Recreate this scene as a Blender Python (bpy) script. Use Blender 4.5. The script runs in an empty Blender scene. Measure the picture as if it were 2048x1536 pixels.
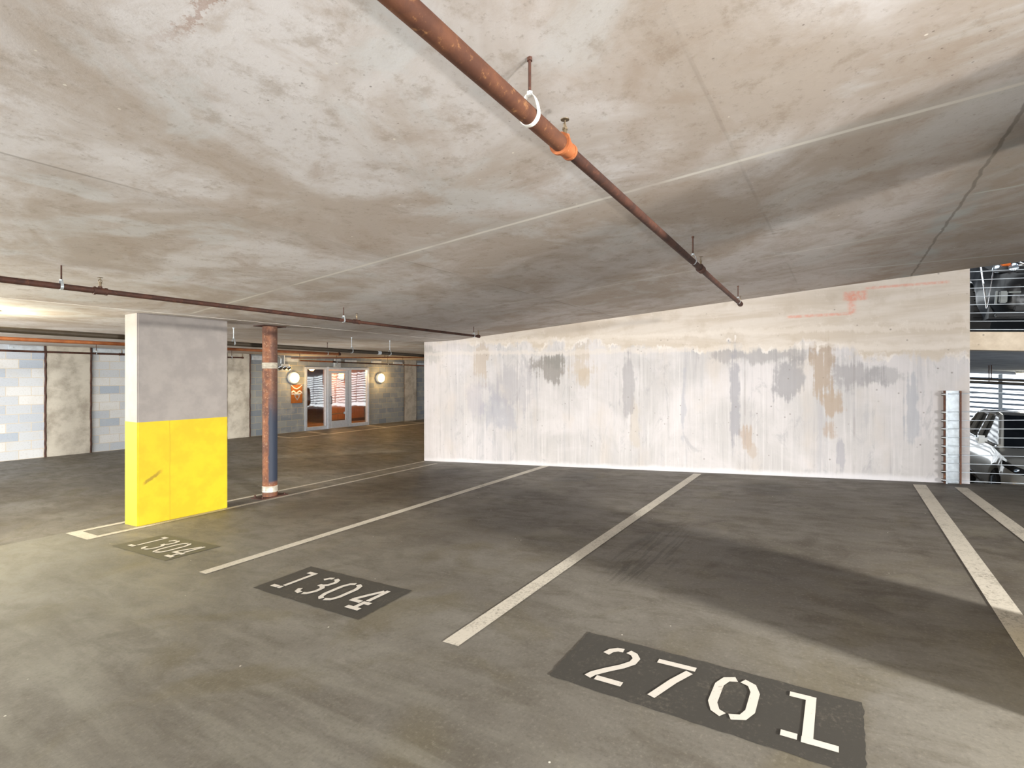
import bpy, bmesh, math, random
from mathutils import Vector, Matrix
random.seed(7)
C = bpy.context.scene.collection
PI = math.pi
# ------------------------------------------------------------------ garage geometry
# X runs along the parking stalls towards the concrete wall, Y to the left, Z plumb.
# The deck is a ramp that falls towards +Y.
K = 0.057
YB = 7.18            # kink between ramp and the flatter crossover
BW = 15.4            # back wall
WX = 7.82            # face of the big concrete wall
def fz(y): return -K*y if y < YB else -K*YB-0.0151*(y-YB)
def cz(y): return 2.482-0.0614*y if y < 6.46 else 2.028
def fz2(y): return -0.909+0.0594*(y+1.24)      # neighbouring ramp, lower deck
def cz2(y): return 1.621+0.0529*(y+1.24)       # its soffit
def uz2(y): return 1.829+0.0529*(y+1.24)       # top of the deck above it

# ------------------------------------------------------------------ node helpers
class NT:
    def __init__(s, name, rough=0.8, metal=0.0):
        s.m = bpy.data.materials.new(name); s.m.use_nodes = True
        s.t = s.m.node_tree; s.b = s.t.nodes['Principled BSDF']
        s.b.inputs['Roughness'].default_value = rough
        s.b.inputs['Metallic'].default_value = metal
        tc = s.t.nodes.new('ShaderNodeTexCoord'); s.P = tc.outputs['Object']
        sp = s.t.nodes.new('ShaderNodeSeparateXYZ'); s.t.links.new(s.P, sp.inputs[0])
        s.x, s.y, s.z = sp.outputs
    def L(s, a, b):
        if hasattr(a, 'is_output') or isinstance(a, bpy.types.NodeSocket): s.t.links.new(a, b)
        else: b.default_value = a
    def mt(s, op, a, b=0.0, c=None, clamp=False):
        n = s.t.nodes.new('ShaderNodeMath'); n.operation = op; n.use_clamp = clamp
        s.L(a, n.inputs[0]); s.L(b, n.inputs[1])
        if c is not None: s.L(c, n.inputs[2])
        return n.outputs[0]
    def vec(s, sx=1, sy=1, sz=1, off=(0, 0, 0)):
        n = s.t.nodes.new('ShaderNodeMapping'); s.t.links.new(s.P, n.inputs[0])
        n.inputs['Scale'].default_value = (sx, sy, sz); n.inputs['Location'].default_value = off
        return n.outputs[0]
    def noise(s, sc, det=6, rough=.55, v=None, dist=0):
        n = s.t.nodes.new('ShaderNodeTexNoise'); s.L(v if v is not None else s.P, n.inputs['Vector'])
        n.inputs['Scale'].default_value = sc; n.inputs['Detail'].default_value = det
        n.inputs['Roughness'].default_value = rough; n.inputs['Distortion'].default_value = dist
        return n.outputs['Fac']
    def st(s, v, lo, hi, a=0.0, b=1.0):
        n = s.t.nodes.new('ShaderNodeMapRange'); n.clamp = True; n.interpolation_type = 'SMOOTHSTEP'
        s.L(v, n.inputs['Value']); s.L(lo, n.inputs['From Min']); s.L(hi, n.inputs['From Max'])
        n.inputs['To Min'].default_value = a; n.inputs['To Max'].default_value = b
        return n.outputs[0]
    def mix(s, f, a, b, mode='MIX'):
        n = s.t.nodes.new('ShaderNodeMix'); n.data_type = 'RGBA'; n.blend_type = mode
        s.L(f, n.inputs['Factor']); s.L(col(a), n.inputs['A']); s.L(col(b), n.inputs['B'])
        return n.outputs['Result']
    def voro(s, sc, v=None):
        n = s.t.nodes.new('ShaderNodeTexVoronoi'); s.L(v if v is not None else s.P, n.inputs['Vector'])
        n.inputs['Scale'].default_value = sc
        return n
    def base(s, c): s.L(col(c), s.b.inputs['Base Color']); return s
    def rough(s, r): s.L(r, s.b.inputs['Roughness']); return s
    def bump(s, h, st=.3, d=.01):
        n = s.t.nodes.new('ShaderNodeBump'); n.inputs['Strength'].default_value = st
        n.inputs['Distance'].default_value = d
        s.L(h, n.inputs['Height']); s.t.links.new(n.outputs[0], s.b.inputs['Normal']); return s
    # mask: 1 on the line a=c0 (a is a socket), width w, wobbled by noise socket
    def line(s, a, c0, w, wob=None):
        d = s.mt('SUBTRACT', a, c0)
        if wob is not None: d = s.mt('ADD', d, wob)
        d = s.mt('ABSOLUTE', d)
        return s.st(d, w*.4, w, 1, 0)
    def blob(s, a, b, ca, cb, ra, rb, wob, k=.8):
        da = s.mt('DIVIDE', s.mt('SUBTRACT', a, ca), ra); db = s.mt('DIVIDE', s.mt('SUBTRACT', b, cb), rb)
        r = s.mt('SQRT', s.mt('ADD', s.mt('MULTIPLY', da, da), s.mt('MULTIPLY', db, db)))
        r = s.mt('ADD', r, s.mt('MULTIPLY', wob, k))
        return s.st(r, .6, 1.05, 1, 0)
def lin(c): return c/12.92 if c <= .04045 else ((c+.055)/1.055)**2.4
def rgb(r, g, b): return (lin(r/255), lin(g/255), lin(b/255), 1)
def col(c):
    if isinstance(c, tuple) and len(c) == 3: return rgb(*c)
    return c
def flat(name, c, rough=.6, metal=0, var=.12, sc=14, spec=.5, bump=0):
    n = NT(name, rough, metal); c0 = rgb(*c)
    d = tuple(max(0, v*(1-var)) for v in c0[:3])+(1,); l = tuple(min(1, v*(1+var)) for v in c0[:3])+(1,)
    f = n.noise(sc, 5); n.base(n.mix(n.st(f, .3, .7), d, l)); n.b.inputs['Specular IOR Level'].default_value = spec
    if bump: n.bump(f, bump)
    return n.m
def emis(name, c, strength):
    n = NT(name, .5); n.b.inputs['Emission Color'].default_value = rgb(*c); n.b.inputs['Emission Strength'].default_value = strength
    n.base(c); return n.m

M = {}
# ---- ceiling concrete
def ceiling_mat(name, far=False):
    n = NT(name, .85)
    big = n.noise(.7, 7, .62, dist=.8); mid = n.noise(2.6, 9, .7, v=n.vec(1.15, 1, 1), dist=.5); fine = n.noise(30, 6, .75)
    w = n.mt('MULTIPLY', n.mt('SUBTRACT', n.noise(5, 4), .5), .05)
    c = n.mix(n.st(big, .40, .60), (182, 171, 161), (214, 210, 209))
    c = n.mix(n.st(mid, .46, .68, 0, .55), c, (168, 151, 135))
    c = n.mix(n.st(n.noise(1.3, 6, .6, v=n.vec(1, 1, 1, (9, 4, 0)), dist=.8), .52, .64, 0, .6), c, (206, 207, 207))
    c = n.mix(n.st(n.noise(6, 8, .75), .52, .68, 0, .45), c, (146, 130, 112))
    c = n.mix(n.st(fine, .55, .72, 0, .45), c, (124, 110, 96))
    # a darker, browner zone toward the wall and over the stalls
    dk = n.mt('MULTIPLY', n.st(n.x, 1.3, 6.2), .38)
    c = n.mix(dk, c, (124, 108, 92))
    if not far:
        # board seams
        for x0, wd, a in ((2.93, .022, .95), (5.38, .016, .45)):
            brk = n.st(n.noise(1.4, 3, v=n.vec(1, 1, 1, (x0, 0, 0))), .35, .55, .25, 1)
            halo = n.mt('MULTIPLY', n.line(n.x, x0, .10, w), n.mt('MULTIPLY', brk, .32*a))
            c = n.mix(halo, c, (196, 196, 192))
            ln = n.mt('MULTIPLY', n.line(n.x, x0, wd, n.mt('MULTIPLY', w, .25)), n.mt('MULTIPLY', brk, a))
            c = n.mix(ln, c, (218, 214, 206))
        for y0, a in ((3.04, .38), (.46, .16), (4.3, .15)):
            brk = n.st(n.noise(1.0, 3, v=n.vec(1, 1, 1, (0, y0, 0))), .4, .6)
            sh = n.mt('MULTIPLY', n.st(n.mt('SUBTRACT', n.y, y0), 0, .35, 1, 0), n.mt('GREATER_THAN', n.y, y0))
            c = n.mix(n.mt('MULTIPLY', n.mt('MULTIPLY', sh, .3), a), c, (110, 98, 84))
            c = n.mix(n.mt('MULTIPLY', n.line(n.y, y0, .012, n.mt('MULTIPLY', w, .2)), n.mt('MULTIPLY', brk, a)), c, (96, 84, 70))
        # leaking crack with white efflorescence over the right hand stall
        hk = n.mt('MULTIPLY', n.line(n.y, -.70, .16, w), n.st(n.noise(3, 5), .4, .62)); hk = n.mt('MULTIPLY', hk, n.st(n.x, 3.0, 4.0))
        c = n.mix(n.mt('MULTIPLY', hk, .65), c, (176, 184, 186))
        c = n.mix(n.mt('MULTIPLY', n.line(n.y, -.70, .014, w), .6), c, (92, 88, 80))
        c = n.mix(n.mt('MULTIPLY', n.line(n.mt('ADD', n.x, n.mt('MULTIPLY', n.y, .35)), 6.7, .03, w), n.mt('MULTIPLY', n.st(n.y, .2, -.2), .8)), c, (200, 202, 198))
        c = n.mix(n.mt('MULTIPLY', n.line(n.mt('ADD', n.x, n.mt('MULTIPLY', n.y, .05)), 4.50, .02, w), n.mt('MULTIPLY', n.st(n.y, -.7, -.8), .8)), c, (200, 202, 198))
        dz = n.mt('MULTIPLY', n.st(n.y, .4, -1.2), n.st(n.x, 1.6, 3.2))
        c = n.mix(n.mt('MULTIPLY', dz, .45), c, (98, 88, 76))
        # rusty fern shaped crack near the camera
        wv = n.mt('MULTIPLY', n.mt('SUBTRACT', n.noise(7, 7, .8), .5), .30)
        fern = n.mt('MULTIPLY', n.line(n.mt('ADD', n.x, n.mt('MULTIPLY', n.y, .12)), .95, .02, wv), n.mt('MULTIPLY', n.st(n.y, 1.35, 1.5), n.st(n.y, 1.9, 1.6)))
        c = n.mix(n.mt('MULTIPLY', fern, .42), c, (140, 88, 48))
    # small dark pits and white nail heads
    vo = n.voro(17); c = n.mix(n.mt('MULTIPLY', n.st(vo.outputs['Distance'], .05, .10, 1, 0), n.st(n.noise(2.2), .5, .6, 0, .55)), c, (78, 66, 54))
    vw = n.voro(5.5); c = n.mix(n.st(vw.outputs['Distance'], .022, .04, .85, 0), c, (225, 220, 208))
    n.base(c); n.bump(n.mt('ADD', n.mt('MULTIPLY', mid, .6), n.mt('MULTIPLY', fine, .4)), .25, .01)
    return n.m
M['ceil'] = ceiling_mat('concrete_soffit'); M['ceilfar'] = ceiling_mat('concrete_soffit_crossover', True)
# ---- deck concrete
def floor_mat(name, near=True):
    n = NT(name, .55)
    a = n.noise(.8, 7, .6, v=n.vec(1.4, .8, 1), dist=.8); b = n.noise(3.4, 9, .7, v=n.vec(1.7, .8, 1), dist=.4); f = n.noise(60, 4, .7)
    c = n.mix(n.st(a, .35, .66), (100, 96, 89), (121, 118, 111))
    c = n.mix(n.st(b, .45, .68, 0, .55), c, (84, 78, 68))
    c = n.mix(n.st(n.noise(1.2, 6, v=n.vec(1, 1, 1, (3, 8, 0)), dist=1), .5, .68, 0, .6), c, (98, 91, 72))
    if near:
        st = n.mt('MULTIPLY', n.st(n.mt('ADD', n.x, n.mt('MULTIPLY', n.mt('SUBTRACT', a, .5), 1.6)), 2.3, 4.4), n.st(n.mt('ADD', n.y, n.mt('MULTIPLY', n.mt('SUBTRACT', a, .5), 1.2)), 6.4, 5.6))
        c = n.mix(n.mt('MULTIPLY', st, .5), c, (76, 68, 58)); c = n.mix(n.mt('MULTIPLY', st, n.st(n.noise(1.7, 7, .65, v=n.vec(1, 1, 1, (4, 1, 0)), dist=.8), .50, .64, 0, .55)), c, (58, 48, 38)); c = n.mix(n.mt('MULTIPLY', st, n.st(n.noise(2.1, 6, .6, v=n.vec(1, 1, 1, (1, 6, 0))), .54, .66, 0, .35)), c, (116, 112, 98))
        # oily middle of each stall
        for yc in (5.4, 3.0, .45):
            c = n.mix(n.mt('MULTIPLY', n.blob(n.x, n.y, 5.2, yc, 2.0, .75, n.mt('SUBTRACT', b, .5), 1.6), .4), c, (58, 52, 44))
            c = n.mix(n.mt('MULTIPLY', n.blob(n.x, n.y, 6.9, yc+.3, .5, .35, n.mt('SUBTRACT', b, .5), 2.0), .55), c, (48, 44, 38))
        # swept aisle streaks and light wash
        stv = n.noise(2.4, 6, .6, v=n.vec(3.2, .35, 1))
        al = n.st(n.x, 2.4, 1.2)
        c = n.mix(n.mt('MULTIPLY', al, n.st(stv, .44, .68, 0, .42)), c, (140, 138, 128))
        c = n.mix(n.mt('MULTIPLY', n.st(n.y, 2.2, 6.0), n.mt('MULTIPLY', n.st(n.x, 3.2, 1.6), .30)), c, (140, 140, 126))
        # tyre scrubs in front of the stall number
        sc = n.noise(30, 2, .5, v=n.vec(.06, 1, 1))
        tm = n.blob(n.x, n.y, 4.0, 1.25, .9, .28, n.mt('SUBTRACT', b, .5), 1.2)
        c = n.mix(n.mt('MULTIPLY', tm, n.st(sc, .48, .6, .1, .55)), c, (58, 54, 49))
        # curved tyre rub
        r = n.mt('SQRT', n.mt('ADD', n.mt('POWER', n.mt('SUBTRACT', n.x, 4.75), 2), n.mt('POWER', n.mt('SUBTRACT', n.y, 1.15), 2)))
        ring = n.mt('MULTIPLY', n.line(r, .28, .05), n.st(n.y, 1.15, 1.0)); c = n.mix(n.mt('MULTIPLY', ring, .18), c, (120, 114, 102))
        # dark swirl bands across the stall
    else:
        c = n.mix(n.st(n.noise(.5, 4), .4, .62, 0, .5), c, (84, 74, 56))
    c = n.mix(n.st(f, .5, .75, 0, .35), c, (64, 60, 53)); c = n.mix(n.st(f, .46, .3, 0, .28), c, (148, 144, 132))
    vw = n.voro(5.0); c = n.mix(n.st(vw.outputs['Distance'], .016, .03, .9, 0), c, (225, 222, 210))
    n.base(c); n.rough(n.st(b, .3, .7, .48, .68)); n.bump(n.mt('ADD', f, n.mt('MULTIPLY', b, .3)), .12, .005)
    n.b.inputs['Specular IOR Level'].default_value = .38
    return n.m
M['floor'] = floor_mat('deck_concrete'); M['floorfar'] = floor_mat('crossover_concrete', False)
# ---- the big cast wall
def wall_mat():
    n = NT('cast_wall', .85)
    a = n.noise(1.0, 6, .6, dist=.5); stx = n.noise(1.6, 7, .7, v=n.vec(1, 3.4, .22)); fs = n.noise(9, 5, .6, v=n.vec(1, 3.2, .12)); f = n.noise(22, 6, .7)
    b = n.noise(3, 6, .6); wob = n.mt('ADD', n.mt('SUBTRACT', b, .5), n.mt('MULTIPLY', n.mt('SUBTRACT', fs, .5), .55))
    c = n.mix(n.st(a, .35, .65), (184, 181, 178), (202, 198, 196))
    c = n.mix(n.st(stx, .48, .72, 0, .5), c, (160, 160, 163)); c = n.mix(n.st(fs, .52, .7, 0, .34), c, (218, 216, 213))
    c = n.mix(n.st(fs, .46, .3, 0, .25), c, (146, 143, 141)); c = n.mix(n.st(n.noise(1.8, 5, v=n.vec(1, 1, .5, (5, 2, 1))), .52, .7, 0, .5), c, (196, 186, 174))
    c = n.mix(n.mt('MULTIPLY', n.st(n.noise(2.2, 8, .75, v=n.vec(1, 1.6, .8, (2, 7, 3)), dist=1.2), .54, .66), .4), c, (150, 150, 152))
    for y, z, ry, rz, cc, am in ((4.3, 1.52, .36, .26, (138, 134, 128), .85), (4.15, 1.62, .3, .14, (132, 130, 124), .6), (.62, 1.30, .22, .30, (142, 141, 142), .7), (.95, 1.62, .6, .14, (146, 144, 142), .6), (-.1, 1.36, .34, .20, (146, 144, 144), .65), (-.45, 1.34, .25, .12, (148, 147, 147), .5),
                                 (5.75, 1.62, .18, .42, (178, 164, 146), .7), (3.7, 1.60, .28, .30, (184, 170, 150), .6), (3.62, 1.30, .12, .22, (184, 170, 150), .6), (.22, 1.36, .15, .42, (166, 150, 132), .85), (.14, .95, .14, .25, (168, 152, 134), .85), (.12, .62, .11, .16, (170, 154, 138), .75),
                                 (1.12, .46, .09, .18, (172, 156, 140), .8), (1.05, .30, .07, .14, (176, 162, 146), .6), (2.75, .55, .09, .38, (186, 176, 160), .5), (5.3, .62, .42, .38, (160, 162, 170), .5), (5.0, 1.1, .5, .45, (164, 162, 166), .45), (5.9, .9, .22, .4, (166, 162, 168), .4),
                                 (1.28, 1.05, .08, .65, (148, 148, 152), .7), (2.85, 1.2, .09, .6, (154, 152, 152), .65), (-.72, .95, .07, .6, (158, 162, 168), .55), (7.0, 1.75, .26, .22, (156, 156, 150), .6), (.02, .3, .05, .3, (150, 150, 156), .55), (2.0, .8, .05, .5, (162, 164, 170), .5), (-.25, .8, .08, .3, (164, 164, 166), .4)):
        c = n.mix(n.mt('MULTIPLY', n.blob(n.y, n.z, y, z, ry, rz, wob, 3.0), am), c, cc)
    # upper beige band: edge climbs with the ramp
    e = n.mt('SUBTRACT', n.z, n.mt('ADD', n.mt('MULTIPLY', n.y, .062), 1.64)); e = n.mt('ADD', e, n.mt('MULTIPLY', n.mt('SUBTRACT', b, .5), .55)); e = n.mt('ADD', e, n.mt('MULTIPLY', n.mt('SUBTRACT', n.noise(1.3, 3), .5), .5)); e = n.mt('ADD', e, n.mt('MULTIPLY', n.mt('SUBTRACT', fs, .5), .22))
    up = n.st(e, -.05, .04)
    bz = n.noise(2.2, 6, .6, v=n.vec(1, .3, 2.2), dist=.6)
    ub = n.mix(n.st(bz, .38, .62), (192, 180, 163), (206, 197, 184)); ub = n.mix(n.st(n.noise(4, 5), .5, .7, 0, .5), ub, (180, 166, 147)); ub = n.mix(n.st(n.noise(7, 6, .7), .56, .7, 0, .5), ub, (216, 208, 196))
    c = n.mix(n.mt('MULTIPLY', up, .9), c, ub)
    c = n.mix(n.mt('MULTIPLY', n.line(e, 0.0, .045), n.st(n.noise(5), .45, .62, 0, .7)), c, (222, 217, 209))
    for zz in (.28, .50):
        e2 = n.mt('SUBTRACT', n.mt('SUBTRACT', n.z, zz), n.mt('ADD', n.mt('MULTIPLY', n.y, .01), 1.42)); c = n.mix(n.mt('MULTIPLY', n.line(e2, 0, .05, n.mt('MULTIPLY', wob, .2)), .45), c, (214, 206, 194))
    # red-orange crayon marks
    for (y0, y1, z0, z1) in ((-.14, -.07, 2.12, 2.36), (-.1, .62, 2.10, 2.135), (-1.05, -.25, 2.41, 2.44), (-.26, -.02, 2.28, 2.40)):
        t = n.mt('MULTIPLY', n.mt('MULTIPLY', n.st(n.y, y0-.03, y0+.03), n.st(n.y, y1+.03, y1-.03)), n.mt('MULTIPLY', n.st(n.z, z0-.012, z0+.012), n.st(n.z, z1+.012, z1-.012)))
        c = n.mix(n.mt('MULTIPLY', t, n.st(f, .35, .6, .15, .55)), c, (216, 130, 104))
    # vertical form joints, pour line, pits, white foot
    for y0 in (6.78, 4.95, 3.9, 2.68, 1.15, -.13):
        c = n.mix(n.mt('MULTIPLY', n.line(n.y, y0, .016), n.mt('MULTIPLY', n.st(n.z, 1.8, 1.5), n.st(n.noise(3), .4, .6, .05, .4))), c, (146, 142, 138))
    vo = n.voro(9); c = n.mix(n.mt('MULTIPLY', n.st(vo.outputs['Distance'], .06, .12, 1, 0), n.st(n.noise(1.7), .48, .58, 0, .6)), c, (118, 112, 104))
    ft = n.mt('SUBTRACT', n.z, n.mt('MULTIPLY', n.y, -K)); ft = n.mt('ADD', ft, n.mt('MULTIPLY', n.mt('SUBTRACT', b, .5), .12))
    c = n.mix(n.st(ft, .03, .10, .7, 0), c, (218, 217, 218))
    c = n.mix(n.st(n.y, 5.6, 7.2, 0, .35), c, (206, 196, 190))
    c = n.mix(1.0, c, (236, 235, 238), 'MULTIPLY')
    n.base(c); n.bump(n.mt('ADD', n.mt('MULTIPLY', stx, .5), n.mt('MULTIPLY', f, .5)), .25, .01)
    return n.m
M['wall'] = wall_mat()
def conc(name, c, dark, sc=3, pit=9):
    n = NT(name, .85); a = n.noise(sc, 7, .65); f = n.noise(30, 4, .7)
    k = n.mix(n.st(a, .4, .68), c, dark); k = n.mix(n.st(f, .55, .75, 0, .3), k, dark)
    vo = n.voro(pit); k = n.mix(n.mt('MULTIPLY', n.st(vo.outputs['Distance'], .06, .12, 1, 0), n.st(n.noise(2), .5, .6, 0, .6)), k, (92, 84, 76))
    n.base(k).bump(f, .2, .006); return n.m
M['conc'] = conc('plain_concrete', (186, 180, 170), (150, 142, 130)); M['pilaster'] = conc('pilaster_concrete', (196, 190, 178), (156, 148, 136), 2.2, 13)
M['soffit2'] = conc('upper_deck_soffit', (150, 155, 165), (120, 124, 132)); M['lip'] = conc('lit_slab_lip', (240, 236, 230), (205, 198, 188), 5); M['spandrel'] = conc('spandrel_concrete', (214, 200, 180), (186, 170, 150), 2.5)  # lip colour is lightened to carry the light on the step face
# pillar: two tone paint, level line
def pillar_mat():
    n = NT('painted_pillar', .6); a = n.noise(5, 6, .6); f = n.noise(26, 5, .7)
    g = n.mix(n.st(a, .36, .66), (126, 120, 117), (136, 130, 126)); g = n.mix(n.st(f, .56, .74, 0, .3), g, (124, 116, 110))
    y = n.mix(n.st(a, .35, .65), (186, 158, 5), (196, 168, 10))
    da = n.mt('ADD', n.mt('SUBTRACT', n.x, 2.63), n.mt('MULTIPLY', n.mt('SUBTRACT', n.z, .0), -.55))
    sm = n.mt('MULTIPLY', n.line(n.mt('SUBTRACT', n.mt('MULTIPLY', n.mt('SUBTRACT', n.x, 2.63), .62), n.mt('SUBTRACT', n.z, .12)), 0, .03, n.mt('MULTIPLY', n.mt('SUBTRACT', f, .5), .06)), n.mt('MULTIPLY', n.st(n.x, 2.57, 2.62), n.st(n.x, 2.80, 2.72)))
    y = n.mix(n.mt('MULTIPLY', sm, .75), y, (120, 98, 20))
    y = n.mix(n.mt('MULTIPLY', n.line(n.x, 2.86, .006, n.mt('MULTIPLY', n.mt('SUBTRACT', a, .5), .02)), .5), y, (150, 128, 6))
    k = n.mix(n.mt('GREATER_THAN', n.z, .793), y, g)
    n.base(k).bump(n.mt('ADD', a, n.mt('MULTIPLY', f, .4)), .25, .008); return n.m
M['pillar'] = pillar_mat()
# block wall
def block_mat():
    n = NT('concrete_block', .85)
    cb = n.t.nodes.new('ShaderNodeCombineXYZ'); n.L(n.x, cb.inputs[0]); n.L(n.mt('ADD', n.z, .53), cb.inputs[1])
    br = n.t.nodes.new('ShaderNodeTexBrick'); n.t.links.new(cb.outputs[0], br.inputs['Vector'])
    br.inputs['Scale'].default_value = 1; br.inputs['Brick Width'].default_value = .42; br.inputs['Row Height'].default_value = .203
    br.inputs['Mortar Size'].default_value = .007; br.inputs['Mortar Smooth'].default_value = .2; br.inputs['Bias'].default_value = 0
    # warm-grey to blue-grey blocks, whiter on the left of the pillar
    br.inputs['Color1'].default_value = rgb(168, 178, 192); br.inputs['Color2'].default_value = rgb(214, 214, 214); br.inputs['Mortar'].default_value = rgb(206, 196, 180)
    br2 = n.t.nodes.new('ShaderNodeTexBrick'); n.t.links.new(cb.outputs[0], br2.inputs['Vector'])
    for k in ('Scale', 'Brick Width', 'Row Height', 'Mortar Size', 'Mortar Smooth'): br2.inputs[k].default_value = br.inputs[k].default_value
    br2.inputs['Color1'].default_value = rgb(124, 134, 146); br2.inputs['Color2'].default_value = rgb(154, 158, 158); br2.inputs['Mortar'].default_value = rgb(176, 168, 146)
    c = n.mix(n.st(n.x, 6.5, 8.5), br.outputs['Color'], br2.outputs['Color'])
    f = n.noise(35, 5, .7); c = n.mix(n.st(f, .5, .75, 0, .35), c, (110, 108, 104)); c = n.mix(n.st(n.noise(3), .5, .7, 0, .3), c, (196, 192, 184))
    n.base(c).bump(n.mt('SUBTRACT', 1, br.outputs['Fac']), .5, .006); return n.m
M['block'] = block_mat()
def rust(name, c1, c2, c3, sc=9, rough=.7, metal=.2):
    n = NT(name, rough, metal); a = n.noise(sc, 7, .65); b = n.noise(sc*4, 5, .7)
    c = n.mix(n.st(a, .38, .62), c1, c2); c = n.mix(n.st(b, .56, .7, 0, .8), c, c3)
    n.base(c).bump(b, .3, .003); return n.m
M['rust'] = rust('rusted_pipe', (80, 48, 34), (100, 62, 42), (150, 108, 70)); M['rustd'] = rust('dark_rusted_pipe', (56, 33, 25), (76, 45, 33), (98, 60, 44)); M['rustl'] = rust('orange_fitting', (146, 80, 42), (166, 98, 56), (196, 140, 100))
M['column'] = rust('rusted_column', (128, 66, 38), (160, 92, 56), (88, 72, 66), 6, .7, .1)
def colm():
    n = NT('rusted_painted_column', .65, .1); a = n.noise(7, 7, .65); b = n.noise(30, 5, .7)
    c = n.mix(n.st(a, .38, .62), (92, 56, 40), (130, 82, 52)); c = n.mix(n.st(b, .54, .7, 0, .7), c, (178, 148, 118))
    # dark blue-black old paint remains on the side towards the wall, below mid height
    s = n.mt('SUBTRACT', n.mt('MULTIPLY', n.mt('SUBTRACT', n.x, 4.2), .62), n.mt('MULTIPLY', n.mt('SUBTRACT', n.y, 6.8), .78)); s = n.mt('ADD', s, n.mt('MULTIPLY', n.mt('SUBTRACT', a, .5), .06))
    dk = n.mt('MULTIPLY', n.st(s, .0, .03), n.mt('MULTIPLY', n.st(n.z, 1.25, .75), n.st(n.z, -.2, -.14)))
    c = n.mix(dk, c, (34, 42, 58)); dk2 = n.mt('MULTIPLY', n.st(s, .03, .07), n.st(n.z, .6, 1.0)); c = n.mix(n.mt('MULTIPLY', dk2, .6), c, (70, 52, 46))
    n.base(c).bump(b, .4, .004); return n.m
M['column'] = colm()
M['darkpipe'] = flat('black_pipe', (62, 54, 44), .5, .3); M['ocre'] = rust('brown_pipe', (140, 84, 46), (120, 66, 36), (160, 104, 60))
M['galv'] = flat('galvanised_steel', (196, 204, 210), .38, .7, .15, 20); M['galvd'] = flat('dull_galvanised_plate', (190, 198, 206), .6, .15, .12, 12)
M['white_metal'] = flat('white_enamel', (226, 226, 220), .5, 0, .08); M['brass'] = flat('brass', (188, 160, 108), .35, .9)
M['chrome'] = flat('chrome', (220, 222, 226), .12, 1, .03); M['black'] = flat('black_plastic', (22, 22, 24), .45); M['rubber'] = flat('tyre_rubber', (46, 43, 41), .85)
M['louvre'] = flat('pale_louvre', (150, 165, 185), .6); M['oldbrass'] = flat('tarnished_brass', (110, 96, 76), .45, .6); M['band'] = flat('aluminium_band', (214, 206, 190), .35, .6, .12, 30)
M['alu'] = flat('anodised_aluminium', (196, 202, 212), .4, .35, .06)
def paintmark(name, c, wear=(120, 114, 102), hi=.72):
    n = NT(name, .6); f = n.noise(55, 5, .75); a = n.noise(4, 5, .6)
    k = n.mix(n.st(n.mt('ADD', f, n.mt('MULTIPLY', a, .5)), hi, 1.0, 0, .85), c, wear); n.base(k).bump(f, .15, .003); return n.m
M['paint'] = paintmark('white_line_paint', (196, 190, 178)); M['patch'] = paintmark('dark_stencil_ground', (58, 56, 52), (92, 87, 79), .76); M['patchl'] = paintmark('faded_stencil_ground', (84, 83, 70), (112, 109, 95), .8)
M['digit'] = paintmark('stencil_digit_paint', (204, 199, 191), (140, 134, 125), .85)
M['lamp'] = emis('lamp_diffuser', (255, 205, 120), 14); M['lampw'] = emis('ceiling_lamp_diffuser', (255, 246, 214), 12)
M['lampv'] = emis('vestibule_lamp', (255, 190, 100), 9)
def wood():
    n = NT('orange_wood_panel', .45); a = n.noise(3, 6, .6, v=n.vec(6, 6, .5)); n.base(n.mix(n.st(a, .35, .65), (176, 112, 54), (198, 134, 70))); return n.m
M['wood'] = wood(); M['ochre'] = flat('ochre_plaster', (176, 140, 92), .8); M['vfloor'] = flat('vestibule_floor', (150, 98, 50), .4); M['vbase'] = flat('brown_baseboard', (92, 50, 28), .6)
def glass(name, tint, fac):
    m = bpy.data.materials.new(name); m.use_nodes = True; t = m.node_tree; t.nodes.clear()
    o = t.nodes.new('ShaderNodeOutputMaterial'); mx = t.nodes.new('ShaderNodeMixShader'); tr = t.nodes.new('ShaderNodeBsdfTransparent'); gl = t.nodes.new('ShaderNodeBsdfGlossy')
    tr.inputs[0].default_value = tint; gl.inputs['Roughness'].default_value = .02; mx.inputs[0].default_value = fac
    ns = t.nodes.new('ShaderNodeTexNoise'); ns.inputs['Scale'].default_value = 1.6; bp = t.nodes.new('ShaderNodeBump'); bp.inputs['Strength'].default_value = .06; bp.inputs['Distance'].default_value = .05
    t.links.new(ns.outputs['Fac'], bp.inputs['Height']); t.links.new(bp.outputs[0], gl.inputs['Normal'])
    t.links.new(tr.outputs[0], mx.inputs[1]); t.links.new(gl.outputs[0], mx.inputs[2]); t.links.new(mx.outputs[0], o.inputs[0]); return m
M['glass'] = glass('storefront_glass', (.85, .86, .84, 1), .27)
def carpaint(name, c, r=.25, coat=.8):
    n = NT(name, r, .1); n.base(c); n.b.inputs['Coat Weight'].default_value = coat; n.b.inputs['Coat Roughness'].default_value = .05; return n.m
M['carwhite'] = carpaint('pearl_white_paint', (206, 204, 196)); M['carblack'] = carpaint('black_car_paint', (6, 7, 10), .3, .15); M['cargrey'] = carpaint('dark_grey_paint', (40, 38, 36))
M['carglass'] = flat('dark_window_glass', (8, 14, 20), .06, 0, .1, 3, .8); M['lens'] = flat('headlamp_lens', (190, 205, 220), .08, .8); M['orange'] = flat('amber_lens', (220, 110, 40), .3); M['plate'] = flat('clear_lens', (120, 124, 122), .4)

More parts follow.
